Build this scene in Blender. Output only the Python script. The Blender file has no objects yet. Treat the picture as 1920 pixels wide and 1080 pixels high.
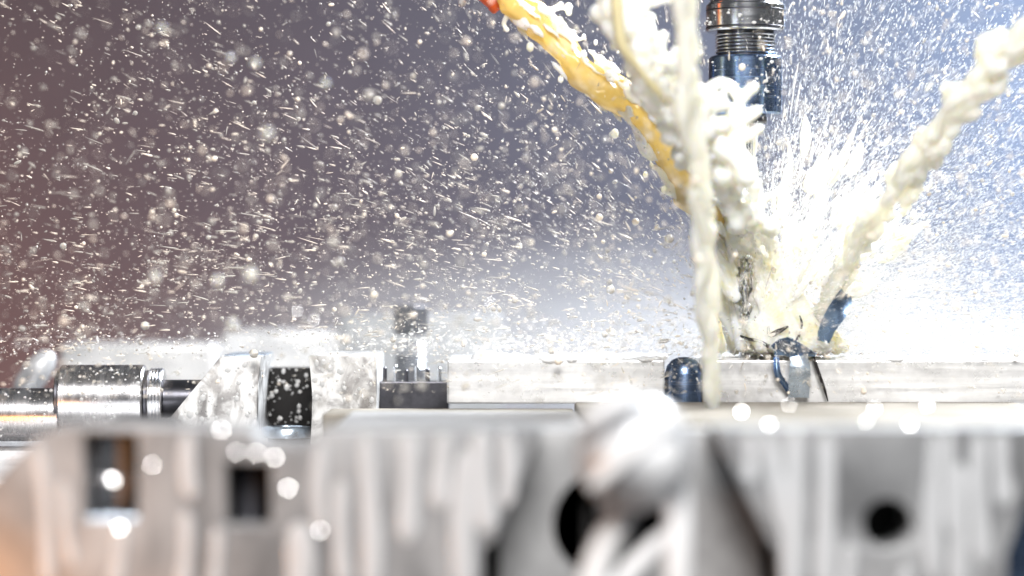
import bpy, bmesh, math, random
import numpy as np
from mathutils import Vector, Matrix, noise

random.seed(7)
RNG = np.random.default_rng(11)
sc = bpy.context.scene
col = sc.collection

# ------------------------------------------------------------------ camera
DF = 1067.0                       # focus distance in mm; 0.2 mm per photo pixel there
cam_d = bpy.data.cameras.new('camera')
cam = bpy.data.objects.new('camera', cam_d)
col.objects.link(cam)
cam.location = (0, -DF / 1000, 0)
cam.rotation_euler = (math.radians(90), 0, 0)
cam_d.lens = 100
cam_d.sensor_width = 36
cam_d.clip_start = 0.02
cam_d.clip_end = 30
cam_d.dof.use_dof = True
cam_d.dof.focus_distance = DF / 1000
cam_d.dof.aperture_fstop = 3.5
sc.camera = cam

# ------------------------------------------------------------------ world, lamps, exposure
w = bpy.data.worlds.new('World')
sc.world = w
w.use_nodes = True
w.node_tree.nodes['Background'].inputs[0].default_value = (0.92, 0.95, 1.0, 1)
w.node_tree.nodes['Background'].inputs[1].default_value = 0.10

def lamp(name, loc, target, size, energy, color, size_y=None, spread=180):
    d = bpy.data.lights.new(name, 'AREA')
    d.energy = energy
    d.color = color
    d.size = size
    if size_y:
        d.shape = 'RECTANGLE'
        d.size_y = size_y
    d.spread = math.radians(spread)
    o = bpy.data.objects.new(name, d)
    col.objects.link(o)
    o.location = loc
    o.rotation_euler = (Vector(target) - Vector(loc)).to_track_quat('-Z', 'Y').to_euler()
    return o

lamp('key_lamp', (0.06, -1.25, 0.75), (0.02, 0, -0.03), 0.55, 6.2, (1.0, 0.98, 0.955), 0.45, 70)
lamp('back_lamp', (0.55, 0.55, 0.75), (0.06, 0, -0.03), 0.35, 9.0, (0.90, 0.95, 1.0), 0.35, 70)
lamp('warm_jaw_fill', (-0.25, -0.345, -0.13), (-0.15, -0.23, -0.085), 0.06, 0.14, (1.0, 0.42, 0.13), 0.06, 110)  # unseen light added for the orange on the vise's lower left
lamp('blue_wall_fill', (1.0, 1.08, 0.28), (0.50, 1.6, 0.1), 0.4, 28, (0.36, 0.60, 1.0), 0.5, 135)  # unseen light added to grade the wall to blue at right
lamp('warm_wall_fill', (-1.0, 0.9, -0.5), (-0.52, 1.6, -0.12), 0.3, 4.2, (1.0, 0.36, 0.20), 0.3, 120)  # unseen light added to warm the left end of the wall

sc.view_settings.view_transform = 'Standard'
sc.view_settings.look = 'None'
sc.view_settings.exposure = 0.0
sc.view_settings.gamma = 1.0
sc.render.engine = 'CYCLES'
sc.cycles.use_denoising = True
sc.cycles.denoiser = 'OPENIMAGEDENOISE'
sc.cycles.max_bounces = 8
sc.cycles.transparent_max_bounces = 8
sc.cycles.sample_clamp_indirect = 6.0
sc.cycles.caustics_reflective = False
sc.cycles.caustics_refractive = False

# ------------------------------------------------------------------ helpers
def sc_at(Y):
    return 0.2 * (DF + Y) / DF            # mm per photo pixel at depth Y

def P(px, py, Y=0.0):
    s = sc_at(Y)
    return Vector(((px - 960) * s, Y, (540 - py) * s))

class MB:
    """collects geometry in mm"""
    def __init__(self):
        self.v, self.f = [], []

    def add(self, vs, fs):
        n = len(self.v)
        self.v += [Vector(a) for a in vs]
        self.f += [tuple(i + n for i in f) for f in fs]
        return self

    def box(self, x0, x1, y0, y1, z0, z1):
        vs = [(x, y, z) for z in (z0, z1) for y in (y0, y1) for x in (x0, x1)]
        fs = [(0, 2, 3, 1), (4, 5, 7, 6), (0, 1, 5, 4), (2, 6, 7, 3), (0, 4, 6, 2), (1, 3, 7, 5)]
        return self.add(vs, fs)

    def lathe(self, prof, center, axis=(0, 0, 1), seg=48, caps=True):
        """prof: list of (t along axis, radius)"""
        a = Vector(axis).normalized()
        u = a.orthogonal().normalized()
        b = a.cross(u)
        c = Vector(center)
        vs, fs = [], []
        for t, r in prof:
            for i in range(seg):
                th = 2 * math.pi * i / seg
                vs.append(c + a * t + u * (r * math.cos(th)) + b * (r * math.sin(th)))
        for k in range(len(prof) - 1):
            for i in range(seg):
                j = (i + 1) % seg
                fs.append((k * seg + i, k * seg + j, (k + 1) * seg + j, (k + 1) * seg + i))
        if caps:
            fs.append(tuple(reversed(range(seg))))
            fs.append(tuple((len(prof) - 1) * seg + i for i in range(seg)))
        return self.add(vs, fs)

    def tube(self, pts, rad, seg=10, flat=1.0, flat_axis=(0, 1, 0)):
        pts = [Vector(p) for p in pts]
        vs, fs = [], []
        fa = Vector(flat_axis)
        n = len(pts)
        for k, p in enumerate(pts):
            t = (pts[min(k + 1, n - 1)] - pts[max(k - 1, 0)]).normalized()
            u = t.cross(fa)
            if u.length < 1e-4:
                u = t.orthogonal()
            u.normalize()
            b = t.cross(u).normalized()
            r = rad[k] if hasattr(rad, '__len__') else rad
            for i in range(seg):
                th = 2 * math.pi * i / seg
                vs.append(p + u * (r * math.cos(th)) + b * (r * flat * math.sin(th)))
        for k in range(n - 1):
            for i in range(seg):
                j = (i + 1) % seg
                fs.append((k * seg + i, k * seg + j, (k + 1) * seg + j, (k + 1) * seg + i))
        fs.append(tuple(reversed(range(seg))))
        fs.append(tuple((n - 1) * seg + i for i in range(seg)))
        return self.add(vs, fs)

    def sphere(self, c, r, sub=2, sq=(1, 1, 1)):
        vs, fs = ICO[sub]
        c = Vector(c)
        return self.add([c + Vector((v[0] * r * sq[0], v[1] * r * sq[1], v[2] * r * sq[2])) for v in vs], fs)

    def build(self, name, mat, parent=None, base=None, smooth=True, bevel=0.0, angle=40):
        """one mesh object; base = origin of a top-level object in mm"""
        me = bpy.data.meshes.new(name)
        if parent is not None:
            root = parent
            while root.parent:
                root = root.parent
            o0 = Vector(root['base_mm']) if 'base_mm' in root else BASE[root.name]
        else:
            o0 = Vector(base) if base is not None else Vector((0, 0, 0))
        me.from_pydata([(a - o0) * 0.001 for a in self.v], [], self.f)
        me.update()
        bm = bmesh.new()
        bm.from_mesh(me)
        bmesh.ops.recalc_face_normals(bm, faces=bm.faces)
        bm.to_mesh(me)
        bm.free()
        o = bpy.data.objects.new(name, me)
        col.objects.link(o)
        me.materials.append(mat)
        if smooth:
            me.polygons.foreach_set('use_smooth', [True] * len(me.polygons))
            me.set_sharp_from_angle(angle=math.radians(angle))
        if bevel:
            m = o.modifiers.new('bevel', 'BEVEL')
            m.width = bevel * 0.001
            m.segments = 2
            m.limit_method = 'ANGLE'
            m.angle_limit = math.radians(50)
        if parent is not None:
            o.parent = parent
        else:
            o.location = o0 * 0.001
            BASE[o.name] = o0
        return o

BASE = {}
ICO = {}
for sub in (1, 2, 3):
    bm = bmesh.new()
    bmesh.ops.create_icosphere(bm, subdivisions=sub, radius=1.0)
    ICO[sub] = ([tuple(v.co) for v in bm.verts], [tuple(v.index for v in f.verts) for f in bm.faces])
    bm.free()

def tag(o, label=None, cat=None, group=None, kind=None):
    if label: o['label'] = label
    if cat: o['category'] = cat
    if group: o['group'] = group
    if kind: o['kind'] = kind
    return o

def thing(name, base, label, cat, group=None):
    o = bpy.data.objects.new(name, None)
    o.empty_display_size = 0.01
    col.objects.link(o)
    o.location = Vector(base) * 0.001
    BASE[o.name] = Vector(base)
    return tag(o, label, cat, group)

def plate(name, outline, holes, Y0, Y1, mat, parent=None, base=None, bev=3.0, ref=None):
    """flat plate facing the camera. outline / holes in photo pixels of depth ref (default Y0)."""
    ref = Y0 if ref is None else ref
    s = sc_at(ref)
    cu = bpy.data.curves.new('tmp', 'CURVE')
    cu.dimensions = '2D'
    cu.fill_mode = 'BOTH'
    th = abs(Y1 - Y0)
    cu.bevel_depth = bev
    cu.bevel_resolution = 2
    cu.offset = -bev
    cu.extrude = (th / s) / 2 - bev
    for loop in [outline] + holes:
        sp = cu.splines.new('POLY')
        sp.points.add(len(loop) - 1)
        for i, (x, y) in enumerate(loop):
            sp.points[i].co = (x - 960, 540 - y, 0, 1)
        sp.use_cyclic_u = True
    tmp = bpy.data.objects.new('tmp', cu)
    col.objects.link(tmp)
    dg = bpy.context.evaluated_depsgraph_get()
    dg.update()
    me = bpy.data.meshes.new_from_object(tmp.evaluated_get(dg))
    ym = (Y0 + Y1) / 2
    mb = MB()
    mb.v = [Vector((v.co.x * s, ym - v.co.z * s, v.co.y * s)) for v in me.vertices]
    mb.f = [tuple(p.vertices) for p in me.polygons]
    bpy.data.objects.remove(tmp)
    bpy.data.curves.remove(cu)
    bpy.data.meshes.remove(me)
    # weld the curve's caps to its sides
    o = mb.build(name, mat, parent, base, smooth=False)
    bm = bmesh.new(); bm.from_mesh(o.data)
    bmesh.ops.remove_doubles(bm, verts=bm.verts, dist=1e-6)
    bmesh.ops.recalc_face_normals(bm, faces=bm.faces)
    bm.to_mesh(o.data); bm.free()
    o.data.polygons.foreach_set('use_smooth', [True] * len(o.data.polygons))
    o.data.set_sharp_from_angle(angle=math.radians(50))
    return o

def circle(cx, cy, r, n=32):
    return [(cx + r * math.cos(2 * math.pi * i / n), cy + r * math.sin(2 * math.pi * i / n)) for i in range(n)]

# ------------------------------------------------------------------ materials
def newmat(name):
    m = bpy.data.materials.new(name)
    m.use_nodes = True
    nt = m.node_tree
    return m, nt, nt.nodes['Principled BSDF']

def N(nt, t, **kw):
    n = nt.nodes.new(t)
    for k, v in kw.items():
        setattr(n, k, v)
    return n

def ramp(nt, src, stops):
    r = N(nt, 'ShaderNodeValToRGB')
    e = r.color_ramp.elements
    while len(e) < len(stops):
        e.new(0.5)
    for i, (p, c) in enumerate(stops):
        e[i].position = p
        e[i].color = c if len(c) == 4 else (*c, 1)
    nt.links.new(src, r.inputs[0])
    return r.outputs[0]

def noise_tex(nt, scale, detail=4, rough=0.55, stretch=(1, 1, 1), dist=0.0):
    tc = N(nt, 'ShaderNodeTexCoord')
    mp = N(nt, 'ShaderNodeMapping')
    mp.inputs['Scale'].default_value = stretch
    nt.links.new(tc.outputs['Object'], mp.inputs[0])
    n = N(nt, 'ShaderNodeTexNoise')
    n.inputs['Scale'].default_value = scale
    n.inputs['Detail'].default_value = detail
    n.inputs['Roughness'].default_value = rough
    n.inputs['Distortion'].default_value = dist
    nt.links.new(mp.outputs[0], n.inputs[0])
    return n.outputs[0]

def bump(nt, p, src, strength, dist):
    b = N(nt, 'ShaderNodeBump')
    b.inputs['Strength'].default_value = strength
    b.inputs['Distance'].default_value = dist
    nt.links.new(src, b.inputs['Height'])
    nt.links.new(b.outputs[0], p.inputs['Normal'])

def metal(name, base, rough=(0.25, 0.5), metallic=1.0, film=None, scale=60, stretch=(1, 1, 1), bmp=0.2, film_col=(0.86, 0.85, 0.81)):
    """metal with uneven polish; film = (lo, hi) noise thresholds of a milky coolant film"""
    m, nt, p = newmat(name)
    n1 = noise_tex(nt, scale, 5, 0.6, stretch)
    n2 = noise_tex(nt, scale * 5, 3, 0.6, stretch)
    r = ramp(nt, n1, [(0.3, (rough[0],) * 3), (0.7, (rough[1],) * 3)])
    nt.links.new(r, p.inputs['Roughness'])
    c = ramp(nt, n2, [(0.3, tuple(b * 0.8 for b in base)), (0.7, base)])
    p.inputs['Metallic'].default_value = metallic
    if film:
        n3 = noise_tex(nt, film[2], 4, 0.6, film[3] if len(film) > 3 else (1, 1, 1), 0.6)
        f = ramp(nt, n3, [(film[0], (0, 0, 0)), (film[1], (1, 1, 1))])
        mx = N(nt, 'ShaderNodeMix', data_type='RGBA')
        nt.links.new(f, mx.inputs[0])
        nt.links.new(c, mx.inputs[6])
        mx.inputs[7].default_value = (*film_col, 1)
        nt.links.new(mx.outputs[2], p.inputs['Base Color'])
        inv = N(nt, 'ShaderNodeMath', operation='MULTIPLY_ADD')
        nt.links.new(f, inv.inputs[0])
        inv.inputs[1].default_value = -metallic
        inv.inputs[2].default_value = metallic
        nt.links.new(inv.outputs[0], p.inputs['Metallic'])
        bump(nt, p, f, bmp, 0.0006)
    else:
        nt.links.new(c, p.inputs['Base Color'])
        bump(nt, p, n2, bmp, 0.0002)
    return m

def liquid(name, base, trans=0.3, transl=0.3, rough=0.12, spots=None, sss=0.0):
    """milky cutting emulsion: diffuse + light shining through + wet gloss"""
    m, nt, p = newmat(name)
    p.inputs['Base Color'].default_value = (*base, 1)
    p.inputs['Roughness'].default_value = rough
    p.inputs['IOR'].default_value = 1.34
    p.inputs['Transmission Weight'].default_value = trans
    if sss:
        p.inputs['Subsurface Weight'].default_value = 1.0
        p.inputs['Subsurface Radius'].default_value = (1.0, 0.85, 0.55)
        p.inputs['Subsurface Scale'].default_value = sss
    if spots:
        n = noise_tex(nt, spots[0], 3, 0.5, dist=1.0)
        c = ramp(nt, n, [(spots[1], base), (spots[2], spots[3])])
        nt.links.new(c, p.inputs['Base Color'])
    t = N(nt, 'ShaderNodeBsdfTranslucent')
    t.inputs[0].default_value = (*base, 1)
    mx = N(nt, 'ShaderNodeMixShader')
    mx.inputs[0].default_value = transl
    nt.links.new(p.outputs[0], mx.inputs[1])
    nt.links.new(t.outputs[0], mx.inputs[2])
    nt.links.new(mx.outputs[0], nt.nodes['Material Output'].inputs[0])
    return m

M = {}
M['jaw'] = metal('jaw_steel', (0.27, 0.275, 0.285), (0.3, 0.5), 0.6, (0.42, 0.75, 40, (1, 1, 0.5)), 40, film_col=(0.345, 0.35, 0.36))
M['jaw_top'] = metal('jaw_top_steel', (0.22, 0.20, 0.17), (0.6, 0.8), 0.2, (0.45, 0.70, 45), 40, film_col=(0.33, 0.30, 0.26))
M['jaw_dark'] = metal('recess_steel', (0.36, 0.36, 0.365), (0.35, 0.6), 0.3, None, 40)
M['alu'] = metal('wet_aluminium', (0.66, 0.66, 0.67), (0.22, 0.42), 0.75, (0.36, 0.70, 70, (.12, 1, 2.2)), 80, bmp=0.06, film_col=(0.84, 0.84, 0.835))
M['block'] = metal('spotted_aluminium', (0.40, 0.385, 0.38), (0.25, 0.45), 0.8, (0.40, 0.56, 150, (1, 1, 0.6)), 120, bmp=0.0, film_col=(0.68, 0.675, 0.67))
M['steel'] = metal('polished_steel', (0.68, 0.70, 0.74), (0.13, 0.24), 1.0, None, 90, (0.05, 0.05, 4), 0.08)
M['blue_steel'] = metal('blued_steel', (0.21, 0.30, 0.48), (0.18, 0.32), 1.0, None, 90, (0.05, 0.05, 4), 0.08)
M['dark_steel'] = metal('dark_steel', (0.10, 0.10, 0.115), (0.25, 0.45), 1.0, None, 80)
M['chrome'] = metal('wet_chrome', (0.70, 0.69, 0.71), (0.18, 0.34), 1.0, None, 60, (4, 1, 1), 0.1)
M['cavity'] = metal('cavity_shade', (0.016, 0.015, 0.015), (0.3, 0.5), 0.0, None, 60)  # near-black base paints in the shade inside holes, slots and bores
M['chip'] = metal('blue_chip', (0.20, 0.29, 0.44), (0.18, 0.35), 0.9, None, 150, bmp=0.3)
M['chip_pale'] = metal('pale_chip', (0.60, 0.70, 0.82), (0.2, 0.4), 0.9, None, 150, bmp=0.3)
M['chip_dark'] = metal('dark_chip', (0.10, 0.09, 0.09), (0.3, 0.5), 0.8, None, 150)
M['knob'] = metal('coated_knob', (0.36, 0.37, 0.39), (0.25, 0.4), 0.4, (0.35, 0.65, 60), 40, film_col=(0.72, 0.73, 0.75))
M['hose'] = liquid('orange_nozzle_plastic', (0.75, 0.12, 0.02), 0.0, 0.15, 0.3)
M['cream'] = liquid('cream_coolant', (0.95, 0.93, 0.855), 0.04, 0.2, 0.08, (60, 0.46, 0.64, (0.95, 0.865, 0.62)), 0.006)
M['white'] = liquid('white_coolant', (0.92, 0.91, 0.855), 0.22, 0.15, 0.06, None, 0.005)
M['pale'] = liquid('pale_coolant', (0.93, 0.905, 0.825), 0.38, 0.15, 0.05, None, 0.005)
M['straw'] = liquid('straw_coolant', (0.72, 0.66, 0.42), 0.1, 0.3)
M['gold'] = liquid('golden_coolant', (0.95, 0.73, 0.27), 0.40, 0.3, 0.03, (70, 0.47, 0.62, (0.95, 0.84, 0.58)))
M['drop'] = liquid('coolant_drops', (0.88, 0.80, 0.70), 0.0, 0.22, 0.1)
M['drop_faint'] = liquid('clear_drops', (0.95, 0.90, 0.82), 0.75, 0.15, 0.05)
M['drop_white'] = liquid('white_drops', (0.98, 0.97, 0.95), 0.0, 0.22, 0.1)
M['film'] = liquid('coolant_film', (0.92, 0.92, 0.93), 0.15, 0.25, 0.10)
M['drip'] = liquid('coolant_runs', (0.62, 0.63, 0.65), 0.25, 0.10, 0.10)
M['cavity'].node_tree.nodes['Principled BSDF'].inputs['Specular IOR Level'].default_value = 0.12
M['jaw_top'].node_tree.nodes['Principled BSDF'].inputs['Specular IOR Level'].default_value = 0.1
M['wall'] = metal('enclosure_paint', (0.140, 0.110, 0.100), (0.5, 0.7), 0.0, None, 4)
M['table'] = metal('table_iron', (0.30, 0.30, 0.31), (0.4, 0.6), 0.6, None, 20)

# ------------------------------------------------------------------ setting
o = MB().box(-2200, 2200, 1600, 1640, -600, 1500).build('enclosure_wall', M['wall'], smooth=False)
tag(o, kind='structure')
o = MB().box(-1200, 1200, -260, 700, -190, -160).build('machine_table', M['table'], smooth=False)
tag(o, kind='structure')

# ------------------------------------------------------------------ tool holder and cutter
AX = P(1398, 0).x
def Z(py): return P(0, py).z
root = thing('tool_holder', (AX, 0, Z(216)), 'spinning steel collet tool holder with dark blue lower nut and bright vertical glint', 'tool holder')
def ring(y0, y1, r_px, ch=2.0):
    r = r_px * 0.2
    h = (y1 - y0) * 0.2
    c = ch * 0.2
    return [(0, r - c), (c, r), (h - c, r), (h, r - c)]
def lat(name, y0, y1, r_px, mat, ch=2.0, parent=None):
    return MB().lathe(ring(y0, y1, r_px, ch), (AX, 0, Z(y1)), seg=96).build(name, mat, parent or root, angle=30)
lat('spindle_nose', -60, 6, 66, M['dark_steel'])
up = lat('collar', 8, 60, 74, M['steel'], 3)
lat('collar_groove', 19, 22, 74.6, M['dark_steel'], 0.5, up)
lat('collar_lip', 51, 55, 74.8, M['dark_steel'], 0.8, up)
lat('collar_rim', 5.5, 9, 70, M['steel'], 1)
nk = lat('neck', 60.2, 106, 53, M['dark_steel'], 0.5)
for k in range(6):
    y = 65 + k * 6.6
    lat('thread_ring', y, y + 3.6, 57.5, M['steel'], 1.4, nk)
nut = lat('collet_nut', 106, 216, 68.5, M['blue_steel'], 4)
for k in range(8):
    a = k * math.pi / 4 + 0.25
    mb = MB()
    n = 8
    for s_ in (-1, 1): pass
    r0, r1 = 66.5 * 0.2, 69.6 * 0.2
    vs, fs = [], []
    for i in range(n + 1):
        th = a - 0.17 + 0.34 * i / n
        for r in (r0, r1):
            for zz in (Z(200), Z(122)):
                vs.append((AX + r * math.sin(th), -r * math.cos(th), zz))
    for i in range(n):
        b = i * 4
        fs += [(b + 2, b + 6, b + 7, b + 3), (b + 1, b + 3, b + 7, b + 5), (b, b + 4, b + 6, b + 2), (b, b + 1, b + 5, b + 4)]
    fs += [(0, 2, 3, 1), (n * 4, n * 4 + 1, n * 4 + 3, n * 4 + 2)]
    mb.add(vs, fs).build('nut_flat', M['blue_steel'], nut)
lat('collet_face', 216.3, 232, 40, M['dark_steel'], 4)

root = thing('end_mill', (AX + 0.2, 2, Z(676)), 'thin dark fluted end mill standing in the cream coolant splash', 'end mill')
MB().lathe([(0, 2.7), (46, 2.7)], (AX + 0.2, 2, Z(462)), seg=32).build('shank', M['steel'], root)
vs, fs = [], []
NS, NK = 40, 90
z0, z1 = Z(676), Z(458)
for k in range(NK + 1):
    t = k / NK
    tw = t * 5.2
    for i in range(NS):
        th = 2 * math.pi * i / NS
        r = 2.75 - 1.15 * max(0, math.sin(3 * th)) ** 0.8 * min(1, (1 - t) * 6)
        vs.append((AX + 0.2 + r * math.cos(th + tw), 2 + r * math.sin(th + tw), z0 + (z1 - z0) * t))
for k in range(NK):
    for i in range(NS):
        j = (i + 1) % NS
        fs.append((k * NS + i, k * NS + j, (k + 1) * NS + j, (k + 1) * NS + i))
fs.append(tuple(reversed(range(NS))))
fs.append(tuple(NK * NS + i for i in range(NS)))
MB().add(vs, fs).build('flute', M['steel'], root, angle=35)

# ------------------------------------------------------------------ workpieces
ZT = -26.7
def X(px, Y=0): return P(px, 0, Y).x
o = MB().box(X(838, -12), X(1246, -12), -12, 60, -43, ZT).build('metal_bar', M['alu'], base=(X(1040), 20, -43), bevel=0.7, smooth=False)
tag(o, 'wet pale aluminium bar ending left of the dark round pin', 'metal bar', 'bars being milled')
b1 = o
o = MB().box(X(1318, -12), X(2010, -12), -12, 60, -43, ZT).build('metal_bar', M['alu'], base=(X(1640), 20, -43), bevel=0.7, smooth=False)
tag(o, 'long pale aluminium bar running off the right edge under the cutter', 'metal bar', 'bars being milled')
o = MB().lathe([(0, 7.2), (13, 7.2), (16, 6.4), (18.2, 4.6), (19.2, 2.2), (19.4, 0.1)], (X(1280), -8, -45), seg=40).build('round_pin', M['blue_steel'], base=(X(1280), -8, -45))
tag(o, 'dark blue polished round steel pin between the two pale bars', 'pin')

# slotted block to the left of the bars
root = thing('slotted_block', (X(510), 10, -66), 'spotted aluminium fixture block with slanted left side and dark curved slot', 'fixture block')
ZB = P(0, 860).z
plate('wedge', [(300, 870), (300, 806), (413, 669), (489, 669), (484, 720), (482, 770), (482, 870)], [], -4, 55, M['block'], root, bev=1.2)
plate('cheek', [(578, 667), (703, 665), (706, 670), (706, 870), (580, 870), (584, 790), (585, 740), (582, 700)], [], -4, 55, M['block'], root, bev=1.2)
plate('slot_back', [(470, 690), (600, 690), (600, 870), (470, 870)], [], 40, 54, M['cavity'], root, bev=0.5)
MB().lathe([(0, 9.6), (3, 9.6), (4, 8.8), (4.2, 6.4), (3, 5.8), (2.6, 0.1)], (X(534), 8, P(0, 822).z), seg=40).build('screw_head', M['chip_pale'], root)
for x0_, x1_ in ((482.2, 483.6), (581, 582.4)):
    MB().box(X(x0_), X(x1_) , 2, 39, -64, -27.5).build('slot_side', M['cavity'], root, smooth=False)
MB().box(X(416), X(489), 10, 54, -26.0, -25.2).build('top_land', M['chip_pale'], root, smooth=False)

# studs in the gap
root = thing('stud_comb', (X(770), 24, -45), 'row of small dark upright studs in the gap beside the bar', 'studs')
MB().box(X(704, 30), X(842, 30), 20, 40, -60, P(0, 716, 20).z).build('stud_bar', M['dark_steel'], root, smooth=False, bevel=0.4)
for k, px in enumerate((722, 742, 762, 782, 802, 824)):
    h = random.uniform(682, 698)
    MB().lathe([(0, 0.9), (P(0, h, 26).z - P(0, 722, 26).z - 0.5, 0.8), (P(0, h, 26).z - P(0, 722, 26).z, 0.3)], (X(px, 26), 24, P(0, 722, 26).z), seg=12).build('stud', M['steel'] if k % 2 else M['dark_steel'], root)

# dark bolt behind
root = thing('clamp_bolt', (X(770, 110), 110, -60), 'dark blurred clamp bolt rising behind the gap between block and bar', 'bolt')
MB().lathe([(0, 6.2), (34, 6.2)], (X(770, 110), 110, -62), seg=32).build('bolt_shaft', M['dark_steel'], root)
MB().lathe([(0, 6.8), (0.8, 7.4), (11, 7.4), (12, 6.6)], (X(770, 110), 110, P(0, 628, 110).z), seg=6).build('bolt_head', M['dark_steel'], root)
for k in range(5):
    z = P(0, 690, 110).z + k * 2.3
    MB().lathe([(0, 6.4), (0.6, 7.0), (1.2, 6.4)], (X(770, 110), 110, z), seg=32).build('thread', M['steel'], root)

# blurred rails and bits behind
o = MB().box(X(118, 190), X(405, 190), 180, 230, -60, P(0, 645, 190).z).build('clamp_rail', M['alu'], base=(X(260, 190), 200, -60), bevel=2)
tag(o, 'pale blurred rail behind the steel screw on the left', 'rail')
o = MB().box(X(640, 210), X(940, 210), 200, 260, -60, P(0, 590, 210).z).build('clamp_rail', M['jaw'], base=(X(790, 210), 220, -60), bevel=2)
tag(o, 'brownish grey blurred clamp bar behind the dark bolt', 'rail')
o = MB().box(X(420, 230), X(660, 230), 225, 275, -60, P(0, 622, 230).z).build('clamp_rail', M['alu'], base=(X(540, 230), 240, -60), bevel=2)
tag(o, 'pale blurred block behind the slotted block with bright glints above', 'rail')
root = thing('lock_lever', (X(70, 120), 120, -60), 'pale blurred lever end at the far left behind the screw shaft', 'lever')
a, b = P(40, 735, 120), P(92, 668, 120)
d = (b - a)
MB().tube([a + d * t for t in (-.12, 0, .2, .5, .8, 1, 1.1)], [2.2, 4.5, 5.6, 5.8, 5.4, 3.8, 1.4], 20).build('lever_grip', M['knob'], root)
MB().tube([P(20, 790, 120), P(36, 740, 120)], 2.6, 14).build('lever_arm', M['chrome'], root)

# horizontal clamping screw on the left
root = thing('clamping_screw', (X(150), 16, -60), 'wet polished steel screw lying flat at the left with thick barrel and thin flange', 'screw')
ax_z = P(0, 748, 16).z
def hx(name, p0, p1, r_px, mat, ch=1.5, yc=16, par=None, zoff=0):
    s = sc_at(yc)
    L = (p1 - p0) * s
    r = r_px * s
    c = ch * s
    return MB().lathe([(0, r - c), (c, r), (L - c, r), (L, r - c)], (X(p0, yc), yc, ax_z + zoff), (1, 0, 0), 64).build(name, mat, par or root, angle=30)
hx('shaft', -60, 115, 50, M['chrome'], zoff=-6)
br = hx('barrel', 115, 273, 64, M['chrome'], 3)
hx('barrel_groove', 108, 116, 56, M['dark_steel'])
hx('washer', 273.5, 281, 54, M['dark_steel'])
fl = hx('flange', 281, 308, 57, M['chrome'], 2)
for k in range(4):
    hx('flange_ridge', 284 + k * 6, 286.5 + k * 6, 58.2, M['steel'], 0.8, par=fl)
hx('stem', 308, 380, 36, M['dark_steel'])

# ------------------------------------------------------------------ vise in front
YF = -230
root = thing('vise', (0, -120, -158), 'blurred wet grey steel vise in front with square pockets, trapezoid recess and drips', 'vise')
left = plate('jaw_plate', [(-80, 985), (8, 880), (70, 818), (112, 797), (470, 799), (492, 830), (575, 832), (600, 806), (640, 803), (1016, 803), (925, 1018), (905, 1030), (905, 1260), (-80, 1260)],
             [[(157, 812), (258, 812), (258, 975), (157, 975)], [(424, 868), (508, 868), (508, 984), (424, 984)]], YF, YF + 30, M['jaw'], root, bev=4)
right = plate('jaw_plate', [(1338, 803), (2050, 803), (1960, 850), (1925, 940), (1888, 1040), (1888, 1260), (1462, 1260), (1462, 1040), (1448, 1026)],
              [circle(1665, 982, 46)], YF, YF + 30, M['jaw'], root, bev=4)
# recessed centre with round bore
recess = plate('recess_plate', [(880, 806), (1470, 806), (1470, 1240), (880, 1240)], [circle(1140, 985, 104)], YF + 32, YF + 50, M['jaw_dark'], root, bev=1)
# thick body behind the right part, thin behind the left
MB().box(X(1090, -120), X(2010, -120), YF + 51, -13.5, -150, -42.2).build('jaw_body', M['jaw_top'], root, smooth=False, bevel=1)
MB().box(X(640, -120), X(1090, -120) - 0.4, YF + 51, -60, -150, -43.6).build('jaw_body', M['jaw_dark'], root, smooth=False, bevel=1)
MB().box(X(610, -40), X(1090, -120) - 0.4, -58, -13.5, -150, -44.6).build('jaw_step', M['jaw_top'], root, smooth=False, bevel=1)
MB().box(X(-80, -120), X(640, -120) - 0.6, YF + 60, -20, -150, -60).build('vise_base', M['alu'], root, smooth=False, bevel=1)
MB().box(X(-120, 0), X(296, 0), -19, 90, -150, -60.5).build('vise_base', M['alu'], root, smooth=False, bevel=1)  # added bright floor for the screw's lower half to reflect
def pocket(x0, x1, y0, y1, dep):
    s = sc_at(YF)
    a, b = P(x0, y1, YF), P(x1, y0, YF)
    t = 1.0
    q = YF + 30.4
    mb = MB()
    mb.box(a.x - t, b.x + t, q + dep, q + dep + t, a.z - t, b.z + t)
    mb.box(a.x - t, a.x, q, q + dep, a.z - t, b.z + t)
    mb.box(b.x, b.x + t, q, q + dep, a.z - t, b.z + t)
    mb.box(a.x, b.x, q, q + dep, a.z - t, a.z)
    mb.box(a.x, b.x, q, q + dep, b.z, b.z + t)
    return mb.build('pocket', M['cavity'], left, smooth=False)
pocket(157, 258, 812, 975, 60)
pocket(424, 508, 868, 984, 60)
MB().lathe([(0, 7.2), (0.6, 7.7), (4, 7.7), (4.6, 7.2)], P(208, 918, YF + 16), (0, 0, 1), 32).build('pocket_screw', M['chrome'], left)
MB().lathe([(0, 7.0), (25.6, 7.0)], P(208, 978, YF + 16), (0, 0, 1), 32).build('pocket_stud', M['steel'], left)
MB().box(X(157, YF) + 0.4, X(258, YF) - 0.4, YF + 4, YF + 29, P(0, 986, YF).z, P(0, 971, YF).z).build('pocket_sill', M['chip_pale'], left, smooth=False, bevel=0.5)  # pale blue colour paints in the reflection on the ledge
MB().lathe([(0, 5.6), (16.5, 5.6)], P(468, 982, YF + 18), (0, 0, 1), 32).build('pocket_stud', M['dark_steel'], left)
# bores
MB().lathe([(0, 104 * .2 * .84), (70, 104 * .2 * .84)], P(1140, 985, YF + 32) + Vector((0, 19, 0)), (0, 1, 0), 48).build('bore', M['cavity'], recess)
MB().lathe([(0, 7.3), (60, 7.3)], P(1665, 982, YF) + Vector((0, 31, 0)), (0, 1, 0), 32).build('bore', M['cavity'], right)

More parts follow.
